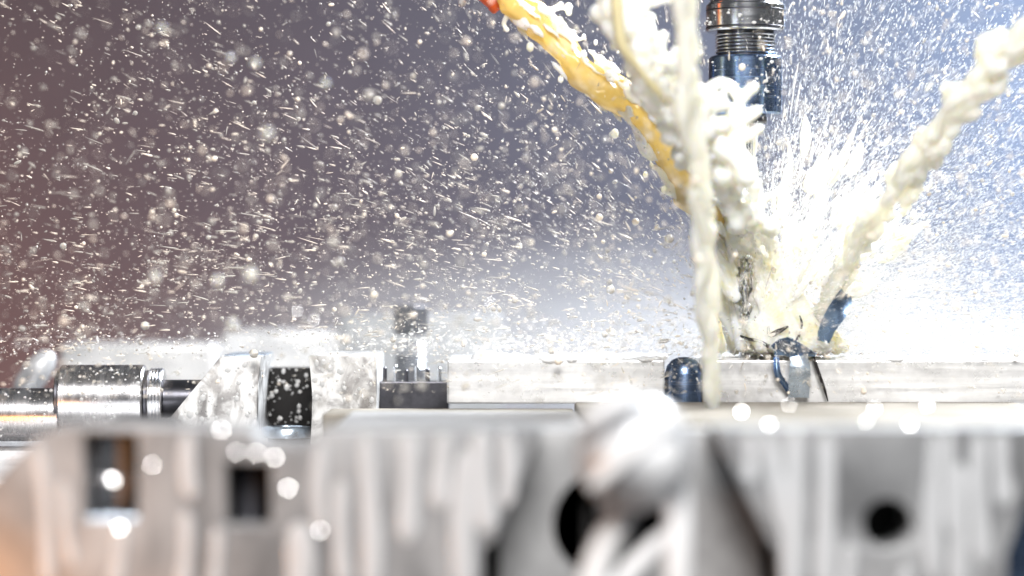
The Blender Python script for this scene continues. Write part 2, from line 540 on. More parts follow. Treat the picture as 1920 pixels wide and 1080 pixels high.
MB().box(X(1880, YF), X(2010, YF), YF + 31, YF + 44, -150, P(0, 850, YF).z).build('gib_strip', M['blue_steel'], root, smooth=False, bevel=1)
for x0_, x1_ in ((908, 936), (1444, 1470)):  # solid black boxes paint in the shade of the lower corner gaps
    MB().box(X(x0_, YF), X(x1_, YF), YF + 24, YF + 31.5, -150, P(0, 1026, YF).z).build('corner_shade', M['cavity'], root, smooth=False)
# drips of coolant down the plates
def drip(px, y0, y1, wd, lean=0, parent=left):
    pts, rad = [], []
    n = 12
    ph = random.uniform(0, 6)
    for k in range(n + 1):
        t = k / n
        q = P(px + lean * t + 4 * math.sin(ph + 4 * t), y0 + (y1 - y0) * t, YF - 0.6)
        pts.append(q)
        r = wd * 0.5 * 0.157 * (0.72 + 0.28 * t + 0.1 * math.sin(ph * 2 + 7 * t))
        if k == 0: r *= 0.35
        if k == n: r *= 0.30
        if k == n - 1: r *= 0.85
        rad.append(r)
    return MB().tube(pts, rad, 12, 0.2).build('coolant_drip', M['drip'], parent)
for a_ in [(68, 835, 1100, 26, 26), (118, 900, 1060, 22, 14), (222, 985, 1100, 30, -6),
           (350, 810, 935, 36, 8), (345, 960, 1120, 30, 0), (402, 990, 1120, 26, 0), (600, 830, 1000, 30, 0), (690, 815, 1120, 42, 4), (762, 812, 1018, 42, 6), (828, 812, 956, 40, 0),
           (905, 806, 1000, 44, 4), (950, 806, 950, 36, 0), (640, 900, 1100, 34, 0), (870, 840, 1120, 50, 0), (560, 980, 1120, 60, 0)]:
    drip(*a_)
for a_ in [(1400, 815, 905, 30, 10), (1440, 812, 1000, 36, 30), (1490, 806, 1130, 46, 0), (1545, 812, 1120, 44, 6), (1588, 1020, 1130, 34, 0),
           (1748, 812, 1090, 40, 6), (1782, 806, 1000, 34, 0), (1800, 870, 1120, 36, 0), (1838, 812, 1060, 40, 0), (1880, 812, 950, 40, 0), (1700, 1060, 1130, 30, 0)]:
    drip(*a_, parent=right)

# ------------------------------------------------------------------ round knob with coolant running off it
root = thing('dome_nut', P(1190, 985, -250), 'white blurred round nut in front of the vise bore with bright diagonal glints', 'nut')
c = P(1190, 850, -268)
axis = Vector((0.74, -0.25, 0.62)).normalized()
MB().lathe([(-16.5, 1), (-15.8, 5), (-13.5, 9.6), (-9, 13.8), (-4, 15.8), (1, 16.4), (6, 15.6), (10.5, 13), (14, 8.8), (15.8, 4.5), (16.3, 1)], c, axis, 28).build('nut_body', M['knob'], root)
MB().lathe([(0, 5), (60, 5)], P(1160, 975, -262), (0, 1, 0.02), 24).build('threaded_shaft', M['chrome'], root)
s = sc_at(-284)
for (x0, y0, x1, y1, r) in ((1098, 790, 1180, 742, 15), (1118, 905, 1258, 780, 15)):  # white ridges model the diagonal highlights on the nut
    a, b = P(x0, y0, -285), P(x1, y1, -285)
    d = b - a
    MB().tube([a + d * t for t in (-.08, 0, .3, .7, 1, 1.08)], [r * s * f for f in (.4, .9, 1, 1, .9, .4)], 14, 0.6).build('glint_ridge', M['film'], root)
for lab, pts, r in (('thick slanted coolant stream falling below the round nut', [(1172, 950), (1160, 975), (1140, 1010), (1122, 1050), (1105, 1110)], [20, 24, 27, 28, 28]),
                    ('thin slanted coolant streak crossing the dark bore below the nut', [(1252, 1000), (1220, 1030), (1190, 1060), (1150, 1110)], [13, 17, 19, 19]),
                    ('straight vertical coolant stream dropping from the right of the nut', [(1266, 880), (1270, 930), (1272, 1000), (1270, 1120)], [20, 24, 26, 25])):
    o = MB().tube([P(x, y, -262) for x, y in pts], [q * sc_at(-262) for q in r], 16).build('coolant_stream', M['film'], base=P(*pts[-1], -262))
    tag(o, lab, 'coolant', 'coolant running off the nut')

# ------------------------------------------------------------------ beads of coolant sitting on the metal
M['bead'] = liquid('clear_beads', (0.90, 0.90, 0.90), 0.45, 0.1, 0.05)
def beads(parent, spots, name='coolant_beads'):
    mb = MB()
    for c, r, sq in spots:
        mb.sphere(c, r, 1, sq)
    o = mb.build(name, M['bead'], parent)
    o['kind'] = 'stuff'
    return o
def face_spots(n, x0, x1, y0, y1, Y, inside=None, rr=(.25, 1.0)):
    out_ = []
    while len(out_) < n:
        px, py = random.uniform(x0, x1), random.uniform(y0, y1)
        if inside and not inside(px, py):
            continue
        r = rr[0] + (rr[1] - rr[0]) * random.random() ** 2.2
        out_.append((P(px, py, Y), r, (random.uniform(.8, 1.3), .4, random.uniform(.8, 1.5))))
    return out_
blk_ = [o for o in bpy.data.objects if o.name == 'slotted_block'][0]
beads(blk_, face_spots(60, 320, 482, 676, 800, -4.2, lambda x, y: x > 306 + (806 - y) * .80 + 6, (.2, 1.3)) + face_spots(50, 588, 702, 672, 760, -4.2, None, (.2, 1.4)))
beads(blk_, face_spots(70, 488, 578, 690, 800, 39), 'slot_beads')
scr_ = [o for o in bpy.data.objects if o.name == 'clamping_screw'][0]
sp_ = []
for k in range(150):
    px = random.choice((random.uniform(118, 270), random.uniform(118, 270), random.uniform(-10, 106)))
    rad_ = (64 if px > 115 else 50) * sc_at(16)
    th = random.uniform(-1.2, 1.2)
    zc = ax_z + (0 if px > 115 else -6)
    sp_.append((Vector((X(px, 16), 16 - rad_ * math.cos(th), zc + rad_ * math.sin(th))), .2 + .7 * random.random() ** 2.5, (1.1, .6, 1)))
beads(scr_, sp_)
th_ = [o for o in bpy.data.objects if o.name == 'tool_holder'][0]
sp_ = []
for k in range(120):
    py = random.choice((random.uniform(24, 50), random.uniform(112, 205), random.uniform(112, 205)))
    rad_ = (74 if py < 60 else 69) * .2
    th = random.uniform(-1.4, 1.4)
    sp_.append((Vector((AX + rad_ * math.sin(th), -rad_ * math.cos(th), Z(py))), .15 + .6 * random.random() ** 2.5, (1.5, .7, 1)))
beads(th_, sp_)

# ------------------------------------------------------------------ coolant jets
def spline(pts, n):
    """Catmull-Rom through (px, py, Y, r)"""
    p = [np.array(q, float) for q in pts]
    p = [2 * p[0] - p[1]] + p + [2 * p[-1] - p[-2]]
    out = []
    m = len(p) - 3
    for k in range(n):
        u = k / (n - 1) * m
        i = min(int(u), m - 1)
        t = u - i
        a, b, c_, d_ = p[i:i + 4]
        out.append(0.5 * (2 * b + (c_ - a) * t + (2 * a - 5 * b + 4 * c_ - d_) * t * t + (3 * b - a - 3 * c_ + d_) * t ** 3))
    return out

def fluid(name, mb, mat, parent=None, base=None, voxel=0.9, smooth=4, disp=0.0, dsize=5.0):
    o = mb.build(name, mat, parent, base)
    m = o.modifiers.new('remesh', 'REMESH')
    m.mode = 'VOXEL'
    m.voxel_size = voxel * 0.001
    m.use_smooth_shade = True
    if disp:
        t = bpy.data.textures.new(name, 'CLOUDS')
        t.noise_scale = dsize * 0.001
        t.noise_depth = 2
        d = o.modifiers.new('ripple', 'DISPLACE')
        d.texture = t
        d.strength = disp * 0.001
        d.mid_level = 0.5
        d.texture_coords = 'LOCAL'
    m2 = o.modifiers.new('smooth', 'SMOOTH')
    m2.factor = 0.6
    m2.iterations = smooth
    return o

def ligament(mb, p, d, L, r0, r1, n=6, blob=True, curl=0.0):
    """string of liquid ending in a bead"""
    d = Vector(d).normalized()
    pts, rad = [], []
    for k in range(n + 1):
        t = k / n
        pts.append(Vector(p) + d * (L * t) + Vector((math.sin(t * 3) * curl, 0, -curl * t * t)))
        rad.append(r0 + (r1 - r0) * t)
    mb.tube(pts, rad, 7)
    if blob:
        mb.sphere(pts[-1], max(r1 * 1.9, 0.6), 1)

def jitter(a): return random.uniform(-a, a)

def strands(mb, pts, n, spread, rfac, seed, samples=90, gap=0.0):
    """a jet as strands that wander, merge and part"""
    sp_ = spline(pts, samples)
    for q in range(n):
        for k, (px, py, Y, r) in enumerate(sp_):
            u = k / samples
            ox = 2.1 * noise.noise((u * 5 + seed, q * 3.7, 1)) * r * spread
            oz = 2.1 * noise.noise((u * 5 + seed, q * 3.7, 9)) * r * spread
            g = noise.noise((u * 9 + seed, q * 5.1, 4))
            if g < -0.32 + gap:
                continue
            rr = r * 0.2 * rfac * (0.75 + 0.7 * noise.noise((u * 14 + seed, q * 2.3, 6)))
            mb.sphere(P(px + ox, py + oz, Y + ox * .2), max(rr, .5), 1)

# nozzle tip
root = thing('coolant_nozzle', P(905, -30, -12), 'orange red plastic coolant nozzle tip at the top edge', 'nozzle')
a, b = P(880, -60, -14), P(946, 8, -12)
dv = (b - a).normalized()
MB().tube([a, a + dv * 8, b - dv * 2.4], [6.4, 6.0, 5.2], 28).build('nozzle_cone', M['hose'], root)
MB().tube([b - dv * 3, b - dv * 0.6, b], [5.6, 5.6, 5.0], 28).build('nozzle_lip', M['hose'], root)

# golden jet
gp = [(948, -4, -12, 24), (985, 28, -12, 30), (1030, 72, -11, 32), (1085, 122, -10, 31), (1140, 165, -9, 33), (1195, 212, -8, 38), (1240, 268, -6, 40), (1282, 330, -4, 40), (1325, 392, -2, 34), (1352, 440, 4, 22)]
root = thing('coolant_jet', P(1425, 640, 6), 'golden coolant jet slanting down from the orange nozzle, ragged cream edges', 'coolant jet', 'coolant jets')
mb = MB()
sp = spline(gp, 90)
strands(mb, [(x, y, Y - 8, r * 1.08) for x, y, Y, r in gp], 10, 0.42, 0.66, 21.0, 160, -0.3)
fluid('jet_core', mb, M['gold'], root, voxel=0.6, smooth=6)
mb = MB()
for k, (px, py, Y, r) in enumerate(sp[3:]):
    tdir = Vector((0.72, 0, -0.69))
    nrm = Vector((0.69, 0, 0.72))
    for q in range(3):
        side = random.choice((-1, 1, 1, 0.25, -0.35, 0.6, -0.7))
        off = r * 0.2 * random.uniform(0.75, 1.05) * side
        c = P(px, py, Y) + nrm * off + Vector((0, -15 + abs(side) * 7 + jitter(2), 0))
        if noise.noise((k * 0.12 + 4 * side, side * 3, 2)) > -0.05:
            rr = random.uniform(.7, 1.9) * (1.15 if k > 45 else .8)
            L = random.uniform(4, 11)
            mb.tube([c + tdir * (L * t) + nrm * (jitter(.8) + .15 * side * L * t * t) for t in (0, .25, .5, .75, 1)], [rr * .3, rr, rr * 1.1, rr * .8, rr * .25], 8)
        if random.random() < 0.07 and side in (-1, 1):
            ligament(mb, c, nrm * side + tdir * random.uniform(.2, 1.2) + Vector((0, jitter(.5), 0)), random.uniform(4, 11), 1.3, 0.7, curl=jitter(2))
        if random.random() < 0.10:
            mb.sphere(c + nrm * side * random.uniform(1, 7), random.uniform(.7, 1.7), 2, (1, 1, 1.3))
fluid('jet_froth', mb, M['cream'], root, voxel=0.55, smooth=6)

# tumbling white jet
root = thing('coolant_jet', P(1350, 420, -40), 'lumpy torn white coolant jet tumbling down beside the golden one', 'coolant jet', 'coolant jets')
tp = [(1158, -20, -78, 41), (1178, 40, -78, 42), (1200, 95, -78, 42), (1228, 150, -74, 41), (1268, 205, -70, 42), (1301, 260, -62, 41), (1336, 315, -52, 37), (1381, 370, -38, 37), (1426, 430, -22, 36)]
mb = MB()
for k, (px, py, Y, r) in enumerate(spline(tp, 60)):
    for q in range(6):
        a = random.uniform(0, 6.28)
        d = r * abs(random.gauss(0.55, 0.38))
        mb.sphere(P(px + d * math.cos(a) * 1.15, py + d * math.sin(a), Y + jitter(9)), random.uniform(1.3, 4.4), 1)
    if random.random() < 0.45:
        a = random.uniform(-0.6, 2.6)
        ligament(mb, P(px + r * math.cos(a) * .8, py - r * math.sin(a) * .8, Y + jitter(8)), (math.cos(a), jitter(.4), math.sin(a)), random.uniform(4, 12), 2.2, 1.3, curl=jitter(3))
fluid('jet_lumps', mb, M['white'], root, voxel=0.8, smooth=9)
mb = MB()
for k, (px, py, Y, r) in enumerate(spline([(1155, -20, -92, 12), (1160, 40, -92, 12), (1168, 85, -92, 11), (1200, 130, -90, 7), (1228, 165, -88, 9), (1240, 180, -88, 5)], 30)):
    mb.sphere(P(px, py, Y), r * 0.2, 1)
fluid('jet_core', mb, M['straw'], root, voxel=0.6, smooth=4)

# vertical jet near the camera
root_pts = [(1279, -30, -125, 24), (1286, 60, -122, 25), (1294, 160, -118, 23), (1302, 260, -112, 23), (1312, 360, -104, 22), (1320, 450, -96, 22), (1327, 540, -88, 20), (1333, 630, -79, 19), (1336, 700, -72, 19), (1337, 768, -67, 17)]
mb = MB()
strands(mb, root_pts, 7, 0.60, 0.66, 3.0, 200, -0.05)
o = fluid('coolant_jet', mb, M['pale'], None, P(1337, 768, -67), voxel=0.7, smooth=6)
tag(o, 'smooth vertical cream coolant jet falling in front of the cutter', 'coolant jet', 'coolant jets')

# right jet
rp = [(1960, 30, -90, 38), (1900, 88, -84, 40), (1850, 140, -78, 37), (1800, 195, -70, 38), (1752, 250, -62, 40), (1712, 308, -52, 38), (1672, 365, -42, 29), (1635, 420, -32, 25), (1602, 475, -18, 22), (1572, 530, -10, 20), (1540, 590, -2, 18)]
root = thing('coolant_jet', P(1540, 600, -2), 'white coolant jet slanting down from the upper right edge', 'coolant jet', 'coolant jets')
mb = MB()
sp = spline(rp, 130)
strands(mb, rp, 9, 0.50, 0.50, 11.0, 170)
for k, (px, py, Y, r) in enumerate(sp):
    fd = (P(*sp[min(k + 3, 129)][:3]) - P(*sp[max(k - 3, 0)][:3])).normalized()
    if random.random() < .55:
        s_ = random.uniform(-1, 1)
        c = P(px + s_ * r * .75, py + s_ * r * .6, Y - 4 * (1 - abs(s_)))
        rr = r * .2 * random.uniform(.18, .42)
        L = random.uniform(6, 16)
        mb.tube([c + fd * (L * t) + Vector((jitter(.6), 0, jitter(.6))) for t in (0, .25, .5, .75, 1)], [rr * .3, rr, rr * 1.1, rr * .8, rr * .25], 8)
    if random.random() < .10:
        s_ = random.choice((-1, 1))
        c = P(px + s_ * r * random.uniform(.9, 1.5), py + s_ * r * random.uniform(.7, 1.2), Y)
        mb.tube([c, c + fd * 2, c + fd * 5, c + fd * 6], [.3, 1.0, .8, .2], 8)
fluid('jet_core', mb, M['pale'], root, voxel=0.65, smooth=5)

# loops of liquid in front of the tool holder
mb = MB()
for chain in ([(1318, 205, 12), (1326, 170, 11), (1348, 155, 10), (1370, 162, 11), (1382, 180, 9)],
              [(1345, 200, 9), (1340, 180, 8), (1332, 168, 8)],
              [(1372, 212, 9), (1388, 190, 10), (1404, 170, 11), (1412, 165, 12)],
              [(1310, 250, 20), (1340, 240, 19), (1372, 232, 17), (1400, 218, 14), (1420, 208, 11)],
              [(1330, 260, 24), (1352, 275, 26), (1385, 300, 22), (1400, 330, 22)],
              [(1360, 265, 14), (1400, 255, 12), (1425, 240, 9)]):
    for px, py, Y, r in spline([(a, b, -62, c * 1.1) for a, b, c in chain], 24):
        mb.sphere(P(px, py, Y), r * 0.2, 1)
o = fluid('coolant_loop', mb, M['white'], None, P(1340, 330, -46), voxel=0.7, smooth=4)
tag(o, 'curled white loops of coolant in front of the tool holder', 'coolant')

# splash where jets meet the cutter
root = thing('coolant_splash', P(1440, 665, 0), 'big cream coolant splash heaped around the cutter', 'splash')
mb = MB()
for k in range(120):
    # long ropes of liquid fanning from where the jets meet down to the bar
    bx = random.triangular(1338, 1590, 1480)
    a0 = (1352 + (bx - 1460) * .22 + random.gauss(0, 16), 380 + random.gauss(0, 45))
    r = random.uniform(1.2, 3.4)
    Yb = random.uniform(-12, 28)
    for i in range(26):
        t = i / 25
        px = a0[0] + (bx - a0[0]) * (t ** 1.25) + 7 * noise.noise((k * 2.1, t * 4, 2))
        py = a0[1] + (650 - a0[1]) * t
        Y = Yb
        if abs(px - 1400) < 19 and 470 < py < 612:
            Y = max(Yb, 12)
        mb.sphere(P(px, py, Y), r * (.65 + .6 * t + .5 * noise.noise((k * 3.3, t * 5, 7))), 1)
for k in range(90):
    a = math.radians(random.triangular(12, 112, 70))
    r0 = random.uniform(60, 300)
    px, py = 1448 + r0 * math.cos(a), 630 - r0 * 1.15 * math.sin(a)
    Y = random.uniform(9, 34) if abs(px - 1400) < 26 and py > 450 else random.uniform(-14, 30)
    p = P(px, py, Y)
    L = random.uniform(9, 26)
    r = random.uniform(0.6, 2.6)
    d = Vector((math.cos(a), jitter(.25), math.sin(a)))
    bend = Vector((jitter(4), 0, jitter(3)))
    mb.tube([p + d * (L * t) + bend * t * t for t in (0, .2, .45, .7, .9, 1)], [r * .3, r, r * 1.1, r * .8, r * .45, r * .12], 8)
fluid('splash_heap', mb, M['cream'], root, voxel=0.7, smooth=8, disp=0.9, dsize=5)
mb = MB()
for k in range(240):
    a = math.radians(random.uniform(2, 84))
    r0 = random.uniform(70, 280)
    L = random.uniform(15, 95) * 0.2 * (0.6 + 0.4 * math.cos(a))
    px, py = 1440 + r0 * math.cos(a), 610 - r0 * 1.6 * math.sin(a)
    p = P(px, py, random.uniform(-8, 45))
    d = Vector((math.cos(a), jitter(.35), math.sin(a)))
    r = random.uniform(.06, .24)
    mb.tube([p, p + d * L * .3, p + d * L * .8, p + d * L], [r * .3, r, r * .8, r * .15], 6)
mb.build('splash_ray', M['drop_white'], root)
tag(root.children[-1], kind='stuff')

# pooled foam along the top of the bars
def foam(name, x0, x1, n, label, hmax):
    mb = MB()
    for k in range(n):
        px = random.uniform(x0, x1)
        Y = random.uniform(-11, 58)
        h = random.uniform(.3, 1) * hmax * (0.4 + 0.8 * abs(noise.noise((px * .02, Y * .05, 1))))
        mb.sphere((X(px, Y), Y, ZT + 0.1), h, 1, (random.uniform(1.4, 3.4), random.uniform(1.4, 3), 1))
    o = fluid(name, mb, M['film'], None, (X((x0 + x1) / 2), 20, ZT), voxel=0.6, smooth=2)
    return tag(o, label, 'coolant', 'coolant pooled on the bars')
foam('coolant_pool', 1000, 1238, 420, 'foamy coolant pooled on top of the bar left of the pin', 2.4)
foam('coolant_pool', 1345, 1960, 700, 'shallow white coolant sheet on top of the right hand bar', 1.7)
root = thing('coolant_bubble', P(935, 665, 5), 'three flat coolant bubbles in a row on the left bar', 'bubbles')
for px, r in ((912, 26), (940, 22), (966, 20)):
    MB().sphere((X(px, 0), 2, ZT), r * 0.2, 3, (1.15, 1, .62)).build('bubble', M['film'], root)

# ------------------------------------------------------------------ metal chips
def ribbon(name, pts, wd, th, mat, base, label, twist=(0, 0)):
    """pts px path with Y; a curled strip with thickness"""
    sp_ = spline([(a, b, c, w_) for (a, b, c), w_ in zip(pts, wd)], 22)
    vs, fs = [], []
    n = len(sp_)
    for k, (px, py, Y, w_) in enumerate(sp_):
        p = P(px, py, Y)
        q = P(*sp_[min(k + 1, n - 1)][:3]) - P(*sp_[max(k - 1, 0)][:3])
        t = q.normalized()
        side = t.cross(Vector((0, 1, 0))).normalized()
        tw = twist[0] + (twist[1] - twist[0]) * k / (n - 1)
        side = Matrix.Rotation(tw, 3, t) @ side
        nr = t.cross(side).normalized()
        w_ = w_ * (1 + 0.10 * noise.noise((k * .9, px, 1)))
        for i in range(5):
            u = (i / 4 - .5) * 2
            c = p + side * (u * w_ * 0.1) + nr * (0.9 * u * u)
            vs += [c + nr * th / 2, c - nr * th / 2]
    for k in range(n - 1):
        for i in range(4):
            a = k * 10 + i * 2
            fs += [(a, a + 2, a + 12, a + 10), (a + 1, a + 11, a + 13, a + 3)]
        a = k * 10
        fs += [(a, a + 10, a + 11, a + 1), (a + 8, a + 9, a + 19, a + 18)]
    for i in range(4):
        a = i * 2
        fs += [(a, a + 1, a + 3, a + 2)]
        a = (n - 1) * 10 + i * 2
        fs += [(a, a + 2, a + 3, a + 1)]
    o = MB().add(vs, fs).build(name, mat, None, base, angle=60)
    return tag(o, label, 'metal chip', 'chips cut from the bar')
ribbon('metal_chip', [(1543, 640, -18), (1552, 612, -19), (1568, 585, -20), (1580, 562, -19), (1584, 550, -17)], [24, 32, 36, 34, 22], .5, M['chip'], P(1543, 640, -8), 'upright curled blue chip flying right of the splash', (0, .35))
ribbon('metal_chip', [(1450, 655, -14), (1475, 648, -16), (1500, 655, -17), (1530, 662, -15)], [20, 40, 34, 6], .5, M['chip'], P(1480, 670, -14), 'dark blue folded chip lying on the bar edge below the cutter', (.3, 1.0))
ribbon('metal_chip', [(1455, 668, -15), (1458, 700, -16), (1472, 722, -15), (1482, 745, -14)], [10, 12, 10, 4], .5, M['chip'], P(1482, 745, -14), 'thin dark blue wavy chip edge hanging down the bar face')
ribbon('metal_chip', [(1498, 668, -16), (1500, 690, -17), (1498, 715, -16), (1496, 745, -15)], [30, 38, 40, 40], .5, M['chip_pale'], P(1496, 745, -15), 'pale blue broad chip hanging flat against the bar face', (.2, -.2))
ribbon('metal_chip', [(1524, 668, -14), (1535, 700, -14.5), (1545, 728, -14.5), (1552, 752, -14)], [6, 6, 5, 2], .4, M['chip_dark'], P(1552, 752, -14), 'straight dark needle chip slanting down the bar face')
ribbon('metal_chip', [(1440, 612, -12), (1443, 628, -12), (1458, 622, -13), (1478, 612, -13)], [3, 7, 10, 3], .4, M['chip_dark'], P(1443, 640, -12), 'small dark curled sliver just above the blue chip')
ribbon('metal_chip', [(1499, 592, -12), (1503, 605, -12), (1502, 618, -12), (1494, 638, -12)], [2, 4, 4, 6], .35, M['chip_dark'], P(1494, 640, -12), 'thin dark hair of metal standing in the splash')
ribbon('metal_chip', [(1388, 630, -12), (1405, 636, -13), (1425, 640, -13), (1442, 650, -13)], [3, 6, 4, 8], .35, M['chip_dark'], P(1410, 640, -12), 'dark wiry shaving beside the foot of the cutter')

# ------------------------------------------------------------------ flying drops
def drops_mesh(name, C, D, L, R, mat, round_=False, lite=False):
    """C centres, D unit directions, L lengths, R radii (mm) -> one mesh of teardrops"""
    n = len(C)
    A = np.cross(D, np.array([0.31, 0.77, 0.55]))
    A /= np.linalg.norm(A, axis=1)[:, None]
    B = np.cross(D, A)
    # rings: (t along, radius factor)
    rings = [(0.07, 0.62), (0.26, 1.0), (0.80, 0.42)] if not round_ else [(0.15, 0.72), (0.5, 1.0), (0.85, 0.72)]
    S = 5 if not round_ else 7
    if lite:
        rings, S = [(0.3, 1.0)], 4
    NR = len(rings)
    V = np.zeros((n, S * NR + 2, 3))
    for k, (t, f) in enumerate(rings):
        for i in range(S):
            th = 2 * math.pi * i / S
            V[:, k * S + i] = C + D * (L * (t - .5))[:, None] + (A * math.cos(th) + B * math.sin(th)) * (R * f)[:, None]
    V[:, S * NR] = C - D * (L * .5)[:, None]
    V[:, S * NR + 1] = C + D * (L * .5)[:, None]
    tri = []
    for i in range(S):
        j = (i + 1) % S
        tri.append((S * NR, j, i))
        for k in range(NR - 1):
            a, b, c, d = k * S + i, k * S + j, (k + 1) * S + j, (k + 1) * S + i
            tri += [(a, b, c), (a, c, d)]
        tri.append(((NR - 1) * S + i, (NR - 1) * S + j, S * NR + 1))
    tri = np.array(tri)
    F = (tri[None] + (np.arange(n) * (S * NR + 2))[:, None, None]).reshape(-1, 3)
    me = bpy.data.meshes.new(name)
    me.vertices.add(n * (S * NR + 2))
    me.vertices.foreach_set('co', (V * 0.001).ravel())
    me.loops.add(F.size)
    me.loops.foreach_set('vertex_index', F.ravel().astype(np.int32))
    me.polygons.add(len(F))
    me.polygons.foreach_set('loop_start', np.arange(0, F.size, 3, dtype=np.int32))
    me.polygons.foreach_set('loop_total', np.full(len(F), 3, dtype=np.int32))
    me.polygons.foreach_set('use_smooth', np.ones(len(F), dtype=bool))
    me.update()
    me.materials.append(mat)
    o = bpy.data.objects.new(name, me)
    col.objects.link(o)
    return o

HX, HY = 1420.0, 610.0
def to_world(px, py, Y):
    s = 0.2 * (DF + Y) / DF
    return np.stack([(px - 960) * s, Y, (540 - py) * s], 1)

def dirs(px, py, jit, rnd):
    ang = np.arctan2(-(py - HY), px - HX)
    ang = ang + RNG.normal(0, jit, len(px))
    m = RNG.random(len(px)) < rnd
    ang[m] = RNG.uniform(0, 2 * math.pi, m.sum())
    dy = RNG.normal(0, .35, len(px))
    D = np.stack([np.cos(ang), dy, np.sin(ang)], 1)
    return D / np.linalg.norm(D, axis=1)[:, None]

def keep(W):
    """drop what would sit inside the bars, blocks and vise"""
    x, y, z = W.T
    bad = (z < -25.5) & (y > -14)
    bad |= (z < -39) & (y > -234)
    bad |= (z < -24) & (y > -8) & (x < X(720)) & (x > X(300))
    return ~bad

def field(n, dens, ylo, yhi, ymode='n'):
    px = RNG.uniform(-60, 1980, n)
    py = RNG.uniform(-40, 830, n)
    ok = RNG.random(n) < dens(px, py)
    px, py = px[ok], py[ok]
    if ymode == 'b':
        Y = np.clip(RNG.normal(24, 24, len(px)), ylo, yhi)
    elif ymode == 'n':
        Y = np.clip(RNG.normal(0, 26, len(px)), ylo, yhi)
    else:
        Y = RNG.uniform(ylo, yhi, len(px))
    return px, py, Y

CL = RNG.random((40, 40))
def clump(px, py):
    """smooth random patches along the spray's fan"""
    a = np.arctan2(HY - py, HX - px) * 9 + 15
    r = np.hypot(px - HX, py - HY) / 75
    i, j = np.floor(a).astype(int), np.floor(r).astype(int)
    u, v = a - i, r - j
    u, v = u * u * (3 - 2 * u), v * v * (3 - 2 * v)
    g = lambda p, q: CL[p % 40, q % 40]
    return (g(i, j) * (1 - u) + g(i + 1, j) * u) * (1 - v) + (g(i, j + 1) * (1 - u) + g(i + 1, j + 1) * u) * v

def d_left(px, py):
    r = np.hypot(px - HX, (py - HY) * 1.3)
    d = 0.20 + 1.3 * np.exp(-r / 330) + 0.38 * np.clip((py - 60) / 560, 0, 1)
    d *= 0.35 + 1.3 * clump(px, py)
    d *= np.where(px < 1330, 1.0, 0.25)
    d *= np.where(py > 670, 0.9, 1)
    return np.clip(d, 0, 1)

def d_right(px, py):
    r = np.hypot(px - 1500, (py - 600))
    d = 1.1 * np.exp(-r / 330) * np.where(px > 1380, 1, 0.0)
    d += 0.16 * np.where(px > 1470, 1, 0)
    d *= np.where(py > 672, 0.15, 1)
    return np.clip(d, 0, 1)

def d_mist(px, py):
    r = np.hypot((px - 1560) / 1.5, (py - 590))
    d = np.exp(-(r / 210) ** 1.5) * np.where(px > 1385, 1, 0.0)
    d += .55 * np.exp(-((py - 628) / 42.0) ** 2) * np.clip((px - 1390) / 80, 0, 1)
    d *= np.where(py > 668, 0.1, 1)
    return np.clip(d * .9, 0, 1)

def lay(px, py, Y, lenr, rr, jit, rnd, name, mat, label, round_=False, lite=False):
    W = to_world(px, py, Y)
    k = keep(W)
    W, px, py, Y = W[k], px[k], py[k], Y[k]
    n = len(W)
    R = np.clip(RNG.lognormal(math.log(rr[0]), rr[1], n), rr[2], rr[3])
    L = np.clip(RNG.lognormal(math.log(lenr[0]), lenr[1], n), lenr[2], lenr[3])
    L = np.maximum(L, R * 2)
    o = drops_mesh(name, W, dirs(px, py, jit, rnd), L, R, mat, round_, lite)
    tag(o, label, 'spray', None, 'stuff')
    return o

px, py, Y = field(46000, d_left, -90, 90)
h = len(px) // 2
lay(px[:h], py[:h], Y[:h], (.5, .5, .2, 2.2), (.105, .6, .04, .5), .35, .2, 'coolant_spray', M['drop'], 'fine round coolant spray dots flying left from the cutter')
lay(px[h:], py[h:], Y[h:], (.65, .5, .25, 2.4), (.16, .55, .06, .6), .35, .2, 'coolant_spray', M['drop_faint'], 'faint clear coolant dots flying left from the cutter')
px, py, Y = field(8500, d_left, -70, 70)
h = int(len(px) * .55)
lay(px[:h], py[:h], Y[:h], (1.9, .7, .6, 9), (.17, .5, .07, .5), .15, .08, 'coolant_spray', M['drop'], 'streaking tadpole shaped coolant drops flying left from the cutter')
lay(px[h:], py[h:], Y[h:], (2.4, .6, .8, 9), (.26, .45, .1, .7), .15, .08, 'coolant_spray', M['drop_faint'], 'faint clear streaking coolant drops flying left from the cutter')
px, py, Y = field(7600, d_left, -150, 300, 'u')
h = len(px) // 2
lay(px[:h], py[:h], Y[:h], (1.4, .4, .6, 4), (.40, .5, .15, 1.5), .4, .3, 'coolant_spray', M['drop'], 'soft blurred coolant drops hanging in front of the brown wall', True)
lay(px[h:], py[h:], Y[h:], (1.6, .4, .6, 4), (.55, .45, .2, 1.8), .4, .3, 'coolant_spray', M['drop_faint'], 'faint blurred clear drops hanging in front of the brown wall', True)
px, py, Y = field(130000, d_right, -18, 90, 'b')
lay(px, py, Y, (1.2, .65, .25, 7), (.11, .45, .05, .36), .20, .08, 'coolant_spray', M['drop_white'], 'dense white coolant spray fanning right from the cutter', lite=True)
px, py, Y = field(800000, d_mist, -18, 110, 'b')
lay(px, py, Y, (.75, .6, .2, 4), (.10, .3, .05, .24), .16, .1, 'coolant_spray', M['drop_white'], 'bright white coolant mist close to the right of the splash', lite=True)
px, py, Y = field(9000, d_right, -120, 260, 'u')
lay(px, py, Y, (1.4, .4, .6, 4), (.42, .45, .2, 1.3), .4, .3, 'coolant_spray', M['drop'], 'soft blurred coolant drops against the blue wall', True)
def d_face(px, py):
    return np.clip(np.exp(-(((px - 1480) / 110) ** 2 + ((py - 470) / 130) ** 2)), 0, 1)
px, py, Y = field(90000, d_face, -34, -15, 'u')
